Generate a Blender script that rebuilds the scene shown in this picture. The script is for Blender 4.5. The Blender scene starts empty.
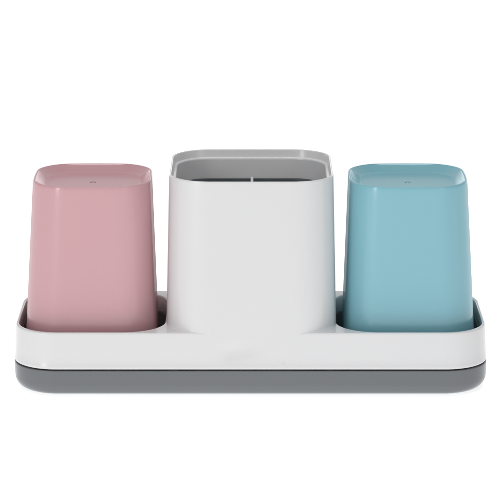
import bpy, bmesh, math
from mathutils import Vector

P = 0.0006                      # metres per modelling unit (one unit is 0.6 mm)
scene = bpy.context.scene
col = scene.collection

# ------------------------------------------------------------------ materials
def new_mat(name):
    m = bpy.data.materials.new(name)
    m.use_nodes = True
    nt = m.node_tree
    return m, nt, nt.nodes["Principled BSDF"]

def plastic(name, rgb, rough=0.3, vary=0.03, sss=0.0, bump=0.05, coat=0.0, spec=0.5, fmax=0.42):
    """moulded plastic: faint tonal mottling, uneven gloss and a barely visible skin texture"""
    m, nt, b = new_mat(name)
    N, L = nt.nodes, nt.links
    tc = N.new("ShaderNodeTexCoord")
    n1 = N.new("ShaderNodeTexNoise"); n1.inputs["Scale"].default_value = 9; n1.inputs["Detail"].default_value = 1
    L.new(tc.outputs["Object"], n1.inputs["Vector"])
    r1 = N.new("ShaderNodeValToRGB")
    r1.color_ramp.elements[0].position = 0.0; r1.color_ramp.elements[1].position = 1.0
    r1.color_ramp.elements[0].color = tuple(c * (1 - vary) for c in rgb) + (1,)
    r1.color_ramp.elements[1].color = tuple(min(1, c * (1 + vary)) for c in rgb) + (1,)
    L.new(n1.outputs["Fac"], r1.inputs["Fac"])
    L.new(r1.outputs["Color"], b.inputs["Base Color"])
    n2 = N.new("ShaderNodeTexNoise"); n2.inputs["Scale"].default_value = 14; n2.inputs["Detail"].default_value = 1
    L.new(tc.outputs["Object"], n2.inputs["Vector"])
    mr = N.new("ShaderNodeMapRange")
    mr.inputs["To Min"].default_value = rough - 0.02; mr.inputs["To Max"].default_value = rough + 0.02
    L.new(n2.outputs["Fac"], mr.inputs["Value"]); L.new(mr.outputs["Result"], b.inputs["Roughness"])
    n3 = N.new("ShaderNodeTexNoise"); n3.inputs["Scale"].default_value = 1400; n3.inputs["Detail"].default_value = 2
    L.new(tc.outputs["Object"], n3.inputs["Vector"])
    bp = N.new("ShaderNodeBump"); bp.inputs["Strength"].default_value = bump; bp.inputs["Distance"].default_value = 0.0002
    L.new(n3.outputs["Fac"], bp.inputs["Height"]); L.new(bp.outputs["Normal"], b.inputs["Normal"])
    b.inputs["IOR"].default_value = 1.48
    b.inputs["Specular IOR Level"].default_value = spec
    # satin moulding: gloss rises towards grazing angles but levels off
    b.inputs["Specular IOR Level"].default_value = 0.0
    fr = N.new("ShaderNodeFresnel"); fr.inputs["IOR"].default_value = 1.48
    L.new(bp.outputs["Normal"], fr.inputs["Normal"])
    cl = N.new("ShaderNodeMath"); cl.operation = 'MINIMUM'; cl.inputs[1].default_value = fmax
    L.new(fr.outputs[0], cl.inputs[0])
    gl = N.new("ShaderNodeBsdfGlossy"); gl.inputs["Color"].default_value = (1, 1, 1, 1)
    L.new(mr.outputs["Result"], gl.inputs["Roughness"]); L.new(bp.outputs["Normal"], gl.inputs["Normal"])
    mx = N.new("ShaderNodeMixShader")
    L.new(cl.outputs[0], mx.inputs[0]); L.new(b.outputs[0], mx.inputs[1]); L.new(gl.outputs[0], mx.inputs[2])
    L.new(mx.outputs[0], N["Material Output"].inputs["Surface"])
    if coat:
        b.inputs["Coat Weight"].default_value = coat; b.inputs["Coat Roughness"].default_value = 0.12
    if sss:
        b.inputs["Subsurface Weight"].default_value = sss
        b.inputs["Subsurface Radius"].default_value = (0.004, 0.003, 0.003)
        b.inputs["Subsurface Scale"].default_value = 0.5
    return m

M_white = plastic("white_plastic", (0.72, 0.72, 0.725), 0.2, 0.006)
M_pink = plastic("pink_plastic", (0.61, 0.355, 0.38), 0.16, 0.012, fmax=0.2)
M_blue = plastic("blue_plastic", (0.235, 0.495, 0.57), 0.16, 0.012, fmax=0.2)
M_pink_mark = plastic("pink_mark_plastic", (0.36, 0.20, 0.22), 0.4, 0.02)
M_blue_mark = plastic("blue_mark_plastic", (0.15, 0.34, 0.40), 0.4, 0.02)
M_grey = plastic("grey_plastic", (0.15, 0.16, 0.17), 0.36, 0.015)
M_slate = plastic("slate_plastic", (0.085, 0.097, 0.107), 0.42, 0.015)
M_well_shade = plastic("well_shade_plastic", (0.17, 0.172, 0.175), 0.4, 0.015)  # grey stands in for the shade down in the wells
M_div = plastic("divider_plastic", (0.93, 0.93, 0.94), 0.30, 0.005)

# white of the tray, with the faint rubbed patch on the middle of its front
M_tray = plastic("white_tray_plastic", (0.72, 0.72, 0.725), 0.2, 0.006)
def add_smudge(m):
    nt = m.node_tree; N, L = nt.nodes, nt.links
    b = N["Principled BSDF"]; src = b.inputs["Base Color"].links[0].from_socket
    tc = N.new("ShaderNodeTexCoord")
    def blob(cx, cz, sx, sz, noise=0.35):
        mp = N.new("ShaderNodeMapping")
        mp.vector_type = 'TEXTURE'
        mp.inputs["Location"].default_value = (cx * P, -84.4 * P, cz * P)
        mp.inputs["Scale"].default_value = (sx * P, 8 * P, sz * P)
        L.new(tc.outputs["Object"], mp.inputs["Vector"])
        nz = N.new("ShaderNodeTexNoise"); nz.inputs["Scale"].default_value = 1.3; nz.inputs["Detail"].default_value = 2
        L.new(mp.outputs["Vector"], nz.inputs["Vector"])
        g = N.new("ShaderNodeTexGradient"); g.gradient_type = 'QUADRATIC_SPHERE'
        L.new(mp.outputs["Vector"], g.inputs["Vector"])
        mu = N.new("ShaderNodeMath"); mu.operation = 'MULTIPLY'
        L.new(g.outputs["Fac"], mu.inputs[0]); L.new(nz.outputs["Fac"], mu.inputs[1])
        return mu.outputs[0]
    def mix(prev, fac, k, rgb):
        sc = N.new("ShaderNodeMath"); sc.operation = 'MULTIPLY'; sc.use_clamp = True
        sc.inputs[1].default_value = k
        L.new(fac, sc.inputs[0])
        mx = N.new("ShaderNodeMix"); mx.data_type = 'RGBA'
        L.new(sc.outputs[0], mx.inputs["Factor"]); L.new(prev, mx.inputs["A"])
        mx.inputs["B"].default_value = rgb + (1,)
        return mx.outputs["Result"]
    s = mix(src, blob(-15, 50, 32, 11), 1.0, (0.79, 0.79, 0.79))
    s = mix(s, blob(-4, 41, 30, 15), 0.62, (0.55, 0.55, 0.55))
    s = mix(s, blob(-20, 38, 20, 13), 0.6, (0.60, 0.57, 0.52))
    s = mix(s, blob(32, 32.5, 3, 3.5), 0.6, (0.5, 0.5, 0.5))
    L.new(s, b.inputs["Base Color"])
add_smudge(M_tray)

# white table with added emission that whitens it and fills from below
M_table, nt, b = new_mat("white_table_added_glow")
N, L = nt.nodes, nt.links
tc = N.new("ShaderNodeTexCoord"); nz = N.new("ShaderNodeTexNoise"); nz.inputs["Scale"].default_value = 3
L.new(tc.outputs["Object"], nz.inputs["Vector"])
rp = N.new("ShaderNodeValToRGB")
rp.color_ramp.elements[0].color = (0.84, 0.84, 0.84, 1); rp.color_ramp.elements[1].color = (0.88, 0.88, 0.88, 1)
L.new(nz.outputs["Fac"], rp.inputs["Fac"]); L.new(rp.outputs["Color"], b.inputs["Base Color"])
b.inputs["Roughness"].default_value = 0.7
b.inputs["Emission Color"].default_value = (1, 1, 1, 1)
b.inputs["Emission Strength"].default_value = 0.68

# ------------------------------------------------------------------ mesh helpers
SEG, STR = 18, 10
def ring(hx, hy, r, z, cx=0, cy=0, bow=0.0):
    """rounded rectangle (sides bowed out by bow), always the same number of points"""
    if bow:
        res = []
        for p in ring(hx - bow, hy - bow, r, z):
            u, v = p.x / (hx - bow), p.y / (hy - bow)
            res.append(Vector((cx + p.x + bow * u * math.cos(v * math.pi / 2) ** 1.0, cy + p.y + bow * v * math.cos(u * math.pi / 2), z)))
        return res
    r = max(0.05, min(r, hx - 0.01, hy - 0.01))
    corners = [(hx - r, hy - r, 0), (-(hx - r), hy - r, 90), (-(hx - r), -(hy - r), 180), (hx - r, -(hy - r), 270)]
    pts = []
    for i, (x, y, a0) in enumerate(corners):
        for k in range(SEG + 1):
            a = math.radians(a0 + 90 * k / SEG)
            pts.append(Vector((cx + x + r * math.cos(a), cy + y + r * math.sin(a), z)))
        nx_, ny_, na = corners[(i + 1) % 4]
        a = math.radians(na)
        e = Vector((cx + nx_ + r * math.cos(a), cy + ny_ + r * math.sin(a), z))
        s = pts[-1].copy()
        for k in range(1, STR):
            pts.append(s.lerp(e, k / STR))
    return pts

def add_ring(bm, pts): return [bm.verts.new(p * P) for p in pts]
def bridge(bm, a, b, smooth=True):
    n = len(a)
    for i in range(n):
        f = bm.faces.new((a[i], a[(i + 1) % n], b[(i + 1) % n], b[i])); f.smooth = smooth
def loft(bm, rings, cap0=False, cap1=False):
    vs = [add_ring(bm, r) for r in rings]
    for a, b_ in zip(vs, vs[1:]): bridge(bm, a, b_)
    if cap0: bm.faces.new(list(reversed(vs[0])))
    if cap1: bm.faces.new(vs[-1])
    return vs

def link(name, bm, mat, parent=None):
    bmesh.ops.recalc_face_normals(bm, faces=bm.faces[:])
    me = bpy.data.meshes.new(name); bm.to_mesh(me); bm.free()
    me.materials.append(mat)
    o = bpy.data.objects.new(name, me); col.objects.link(o)
    if parent: o.parent = parent
    return o
def arc(n, a0, a1): return [math.radians(a0 + (a1 - a0) * i / n) for i in range(n + 1)]

# ------------------------------------------------------------------ dimensions
ZS, ZR, ZC, ZH = 26.3, 61.6, 198.3, 208.3      # seam, tray rim, tumbler top, holder top
HX, HY, RC = 231.5, 83.6, 42.5                 # tray outline at the rim
def tray_o(z): return 0.024 * (ZR - z)
WX, WHX, WHY, WR = 156.3, 72.2, 79.0, 40.5   # wells

root = bpy.data.objects.new("toothbrush_holder", None)
col.objects.link(root)
root.empty_display_size = 0.02
root["label"] = "long white toothbrush holder on a grey base, with a tall open central cup"
root["category"] = "toothbrush holder"

# ---- grey base tray
bm = bmesh.new()
o = tray_o(ZS) + 0.25
rings = []
R = 12.0
rings.append(ring(HX + o - 2.0 - R, HY + o - 2.0 - R, RC - R, 0.0))
for a in arc(10, -90, 0):
    rings.append(ring(HX + o - 1.4 - R + (R + .4) * math.cos(a) + 0.5 * (1 + math.sin(a)), HY + o - 1.4 - R + (R + .4) * math.cos(a) + 0.5 * (1 + math.sin(a)),
                      RC - R + R * math.cos(a) + o, R + R * math.sin(a)))
zt = ZS - 1.25
rings.append(ring(HX + o - .2, HY + o - .2, RC + o, 20))
rings.append(ring(HX + o, HY + o, RC + o, zt - 1.0))
for a in arc(4, 0, 90):
    rings.append(ring(HX + o - .6 + .6 * math.cos(a), HY + o - .6 + .6 * math.cos(a), RC + o - .6 + .6 * math.cos(a), zt - .6 + .6 * math.sin(a)))
rings.append(ring(HX - 4, HY - 4, RC - 4, zt))
rings.append(ring(HX - 4.4, HY - 4.4, RC - 4.4, zt - 0.5))
rings.append(ring(HX - 5, HY - 5, RC - 5, 9))
loft(bm, rings, True, True)
link("base_tray", bm, M_grey, root)

# ---- white upper tray with two wells
bm = bmesh.new()
LR = 1.3
rings = []
rings.append(ring(HX - 3.2, HY - 3.2, RC - 3.2, ZS + 6))
rings.append(ring(HX - 3.0, HY - 3.0, RC - 3, ZS + .1))
for a in arc(5, -90, 0):
    q = -1.0 + 1.0 * math.cos(a) + tray_o(ZS)
    rings.append(ring(HX + q, HY + q, RC + q, ZS + 1.1 + 1.0 * math.sin(a)))
rings.append(ring(HX + tray_o(ZS) + .3, HY + tray_o(ZS) + .3, RC + tray_o(ZS) + .3, ZS + 1.9))
for z in (ZS + 3, ZS + 12, ZS + 24, ZR - LR - .6):
    q = tray_o(z); rings.append(ring(HX + q, HY + q, RC + q, z))
for a in arc(6, 0, 90):
    q = -LR + LR * math.cos(a)
    rings.append(ring(HX + q, HY + q, RC + q, ZR - LR + LR * math.sin(a)))
rings.append(ring(HX - LR - .12, HY - LR - .12, RC - LR - .12, ZR))
outer = loft(bm, rings)[-1]
tops = []
for s in (-1, 1):
    cx = s * WX
    rings = [ring(WHX + LR + .12, WHY + LR + .12, WR + LR, ZR, cx)]
    for a in arc(6, 90, 0):
        q = LR - LR * math.cos(a)
        rings.append(ring(WHX + q, WHY + q, WR + q, ZR - LR + LR * math.sin(a), cx))
    rings.append(ring(WHX - .1, WHY - .1, WR, ZR - LR - .8, cx))
    rings.append(ring(WHX - .3, WHY - .3, WR, ZR - 15.6, cx))
    rings.append(ring(WHX - .1, WHY - .1, WR, ZR - 16, cx))
    rings.append(ring(WHX + .9, WHY + .9, WR, ZR - 16, cx))
    rings.append(ring(WHX + 1.0, WHY + 1.0, WR, ZR - 20, cx))
    tops.append(loft(bm, rings)[0])
edges = []
for lp in [outer] + tops:
    n = len(lp)
    for i in range(n):
        e = bm.edges.get((lp[i], lp[(i + 1) % n])); edges.append(e)
bmesh.ops.triangle_fill(bm, use_beauty=True, use_dissolve=False, edges=edges)
link("upper_tray", bm, M_tray, root)

# ---- dark grey liner added in each well to deepen its shade
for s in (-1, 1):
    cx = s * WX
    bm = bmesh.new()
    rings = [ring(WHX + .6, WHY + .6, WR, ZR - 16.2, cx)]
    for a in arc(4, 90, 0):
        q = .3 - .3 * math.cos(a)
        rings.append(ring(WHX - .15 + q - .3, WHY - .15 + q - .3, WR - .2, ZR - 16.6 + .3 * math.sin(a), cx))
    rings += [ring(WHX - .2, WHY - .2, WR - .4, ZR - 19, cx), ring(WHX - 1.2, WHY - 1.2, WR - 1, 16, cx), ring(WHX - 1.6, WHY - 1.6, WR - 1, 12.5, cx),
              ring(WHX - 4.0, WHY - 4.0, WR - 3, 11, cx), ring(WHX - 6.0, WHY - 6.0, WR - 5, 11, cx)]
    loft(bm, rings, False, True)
    link("well_shade_liner", bm, M_well_shade, root)

# ---- tall open holder cup, flush with the front of the tray
HR = 41.0
def hold(z): return 83.65 - (83.65 - 81.2) * (z - ZR) / (ZH - ZR)
bm = bmesh.new()
rings = []
for z, h in ((ZR - 14, 83.46), (ZR - 8, 83.72), (ZR - 4, 83.71), (ZR - 1, hold(ZR - 1))):
    rings.append(ring(h, h, HR, z))
F = 2.6
def flare(z, out):
    h = hold(z); pts = ring(h, h, HR, z); big = ring(h + out, h + out, HR + out, z)
    res = []
    for p, b_ in zip(pts, big):
        d = min(82.8 - abs(p.y), 83.2 - abs(p.x)) / 7.0
        d = max(0, min(1, d)); d = d * d * (3 - 2 * d)
        res.append(p.lerp(b_, d))
    return res
for a in arc(7, 0, 90):
    rings.append(flare(ZR + F - F * math.cos(a), F - F * math.sin(a)))
for z in (ZR + 5, ZR + 20, ZR + 60, ZR + 100, ZH - 12, ZH - 2.2):
    rings.append(ring(hold(z), hold(z), HR, z))
T = 2.3
ht = hold(ZH)
for a in arc(8, 0, 180):
    q = -T / 2 + T / 2 * math.cos(a)
    rings.append(ring(ht + q, ht + q, HR + q, ZH - T / 2 + T / 2 * math.sin(a)))
hi = ht - T
rings += [ring(hi - .2, hi - .2, HR - T, ZH - 2), ring(hi - 1.5, hi - 1.5, HR - T - .8, ZH - 7.0)]
for a in arc(4, 0, 90):       # little step inside the mouth
    rings.append(ring(hi - 1.6 - .6 * math.sin(a), hi - 1.6 - .6 * math.sin(a), HR - T - 1, ZH - 7.6 - .3 * math.sin(a)))
for a in arc(4, 90, 0):
    rings.append(ring(hi - 3.3 + .6 * math.sin(a) - .6, hi - 3.3 + .6 * math.sin(a) - .6, HR - T - 2, ZH - 8.5 + .6 * math.sin(a)))
rings += [ring(hi - 3.95, hi - 3.95, HR - T - 3, ZH - 10), ring(hi - 4.8, hi - 4.8, HR - T - 3, ZH - 60),
          ring(hi - 5.5, hi - 5.5, HR - T - 4, 26), ring(hi - 8, hi - 8, HR - T - 6, 23)]
loft(bm, rings, False, True)
link("holder_cup", bm, M_white, root).location.x = 0.7 * P

# ---- slate liner standing inside the cup
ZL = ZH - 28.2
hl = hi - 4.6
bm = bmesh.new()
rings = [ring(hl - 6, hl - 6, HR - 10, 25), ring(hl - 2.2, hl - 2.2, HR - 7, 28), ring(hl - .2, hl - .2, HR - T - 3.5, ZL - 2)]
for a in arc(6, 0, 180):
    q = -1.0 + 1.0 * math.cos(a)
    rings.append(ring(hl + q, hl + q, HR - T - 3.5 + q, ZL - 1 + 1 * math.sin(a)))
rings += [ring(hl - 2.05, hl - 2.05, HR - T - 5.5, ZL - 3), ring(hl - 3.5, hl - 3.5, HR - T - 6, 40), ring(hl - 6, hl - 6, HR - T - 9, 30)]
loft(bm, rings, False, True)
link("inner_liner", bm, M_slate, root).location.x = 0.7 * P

# ---- white divider across the liner, front to back
def rbox(bm, x0, x1, y0, y1, z0, z1, bev):
    g = bmesh.ops.create_cube(bm, size=1)
    for v in g["verts"]:
        v.co = Vector(((x0 + x1) / 2 + v.co.x * (x1 - x0), (y0 + y1) / 2 + v.co.y * (y1 - y0), (z0 + z1) / 2 + v.co.z * (z1 - z0))) * P
    es = list({e for v in g["verts"] for e in v.link_edges})
    bmesh.ops.bevel(bm, geom=es, offset=bev * P, segments=3, profile=0.5, affect='EDGES')
bm = bmesh.new()
rbox(bm, 0.1, 2.9, -hl + 2.6, hl - 2.6, 32, ZL + 1.6, 0.6)
for f in bm.faces: f.smooth = True
link("divider", bm, M_div, root)

# ------------------------------------------------------------------ tumblers, upside down in the wells
def tumbler(cx, mat, mark_mat, label):
    t = bpy.data.objects.new("tumbler", None); col.objects.link(t)
    t.location = (cx * P, 0, 11.2 * P); t.empty_display_size = 0.02
    t["label"] = label; t["category"] = "tumbler"; t["group"] = "upside-down tumblers standing in the tray"
    H = ZC - 11.2
    def w(z): return 66.7 - (66.7 - 58.9) * z / H
    tring = lambda a, b, r, z: ring(a, b, r, z, 0, 0, 2.6)
    bm = bmesh.new(); rings = []
    rings += [tring(w(H) - 9, w(H) - 9, 24, H - 12), tring(w(H) - 5, w(H) - 5, 28, H - 16), tring(w(20) - 3, w(20) - 3, 31, 20), tring(w(2) - 3, w(2) - 3, 31, 2)]
    for a in arc(6, 180, 360):
        q = -1.5 + 1.5 * math.cos(a); rings.append(tring(w(0) + q, w(0) + q, 34 + q, 1.5 + 1.5 * math.sin(a)))
    for z in (3, 8, 40, 90, 140, 175, H - 3.2): rings.append(tring(w(z), w(z), 34 - 2 * z / H, z))
    rr = 1.5
    wt = w(H)
    # rounded top edge, then the dished end: sloping wall and flat floor
    for a in arc(7, 8, 90):
        q = -rr + rr * math.cos(a); rings.append(tring(wt + q, wt + q, 32 + q, H - rr + rr * math.sin(a)))
    for a in arc(4, 80, 40):
        q = -rr - .3 - 1.2 * math.cos(a); rings.append(tring(wt + q, wt + q, 32 + q, H - 1.2 + 1.2 * math.sin(a)))
    x0, z0, x1, z1 = -3.4, H - 1.1, -11.0, H - 6.6
    for k in (0, .25, .5, .75, 1):
        q = x0 + (x1 - x0) * k; rings.append(tring(wt + q, wt + q, 32 + q * .75, z0 + (z1 - z0) * k))
    rings.append(tring(wt - 11.7, wt - 11.7, 32 - 8.7, H - 6.9))
    rings.append(tring(wt - 12.6, wt - 12.6, 32 - 9.4, H - 7.0))
    rings.append(tring(wt - 14, wt - 14, 32 - 10.4, H - 7.0))
    loft(bm, rings, True, True)
    link("body", bm, mat, t)
    # tiny moulded mark in the middle of the end
    bm = bmesh.new()
    for dx, rx in ((-1.7, 1.5), (1.8, 1.4)):
        pts0 = []
        for (k, zz) in ((1.0, H - 7.2), (1.0, H - 6.75), (.8, H - 6.6)):
            pts0.append([bm.verts.new(Vector((dx + rx * k * math.cos(a), 3.2 * k * math.sin(a) * (1 + .25 * math.cos(a * 2 + dx)), zz)) * P)
                         for a in [2 * math.pi * i / 20 for i in range(20)]])
        for a_, b_ in zip(pts0, pts0[1:]): bridge(bm, a_, b_)
        bm.faces.new(pts0[-1])
    link("embossed_mark", bm, mark_mat, t)
    return t
tumbler(-157.9, M_pink, M_pink_mark, "pink tumbler standing upside down at the left end of the white tray")
tumbler(157.0, M_blue, M_blue_mark, "light blue tumbler standing upside down at the right end of the white tray")

# ------------------------------------------------------------------ table surface
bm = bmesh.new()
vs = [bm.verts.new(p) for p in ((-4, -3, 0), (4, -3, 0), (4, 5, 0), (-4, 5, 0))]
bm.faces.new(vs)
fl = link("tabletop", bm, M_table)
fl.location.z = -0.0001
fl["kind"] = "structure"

# ------------------------------------------------------------------ studio light
w = bpy.data.worlds.new("World"); scene.world = w; w.use_nodes = True
nt = w.node_tree; N, L = nt.nodes, nt.links
bg = N["Background"]
tc = N.new("ShaderNodeTexCoord"); sp = N.new("ShaderNodeSeparateXYZ")
L.new(tc.outputs["Generated"], sp.inputs[0])
def smooth(sock, a, b_):
    m = N.new("ShaderNodeMapRange"); m.interpolation_type = 'SMOOTHSTEP'
    m.inputs["From Min"].default_value = a; m.inputs["From Max"].default_value = b_
    L.new(sock, m.inputs["Value"]); return m.outputs["Result"]
back = smooth(sp.outputs["Y"], 0.45, 0.85)       # unseen bright band low behind the table, added for glints in the recesses
low = smooth(sp.outputs["Z"], 0.2, 0.06)
mu = N.new("ShaderNodeMath"); mu.operation = 'MULTIPLY'
L.new(back, mu.inputs[0]); L.new(low, mu.inputs[1])
mx = N.new("ShaderNodeMix"); mx.data_type = 'RGBA'
L.new(mu.outputs[0], mx.inputs["Factor"])
mx.inputs["B"].default_value = (3.0, 3.0, 3.0, 1)
m2 = N.new("ShaderNodeMix"); m2.data_type = 'RGBA'
L.new(smooth(sp.outputs["Y"], 0.3, 0.8), m2.inputs["Factor"])
m2.inputs["A"].default_value = (0.2, 0.2, 0.204, 1); m2.inputs["B"].default_value = (0.62, 0.62, 0.625, 1)
L.new(m2.outputs["Result"], mx.inputs["A"])
L.new(mx.outputs["Result"], bg.inputs["Color"]); bg.inputs["Strength"].default_value = 1.0

def softbox(name, loc, target, sx, sy, power, color=(1, 1, 1)):
    l = bpy.data.lights.new(name, 'AREA'); l.shape = 'RECTANGLE'; l.size = sx; l.size_y = sy
    l.energy = power; l.color = color
    o = bpy.data.objects.new(name, l); col.objects.link(o)
    o.location = loc
    o.rotation_euler = (Vector(target) - Vector(loc)).to_track_quat('-Z', 'Y').to_euler()
    return o
softbox("softbox_key", (-1.0, -1.3, 0.4), (0, 0, 0.07), 0.35, 1.0, 6.6)
softbox("softbox_fill", (1.0, -1.4, 0.5), (0, 0, 0.07), 0.6, 0.9, 2.4)
softbox("softbox_front", (-0.1, -1.3, 1.3), (0, 0, 0.07), 1.2, 0.6, 2.7)
softbox("softbox_top", (0, -0.1, 1.2), (0, 0, 0.07), 1.3, 0.14, 5.0)

# ------------------------------------------------------------------ camera
D, H, f, sy, cx = 2785.5, 772.6, 2780.1, -398.3, -0.57      # level camera with a falling lens shift, verticals stay parallel
cam = bpy.data.cameras.new("camera"); co = bpy.data.objects.new("camera", cam); col.objects.link(co)
co.location = (cx * P, -D * P, H * P)
co.rotation_euler = (math.pi / 2, 0, 0)
cam.sensor_width = 36; cam.lens = 36 * f / 500
cam.shift_y = -(250 - sy) / 500
cam.clip_start = 0.05; cam.clip_end = 50
scene.camera = co

scene.view_settings.view_transform = 'Standard'
scene.view_settings.look = 'None'
scene.view_settings.exposure = 0
scene.render.film_transparent = False
scene.cycles.max_bounces = 12
scene.cycles.diffuse_bounces = 6
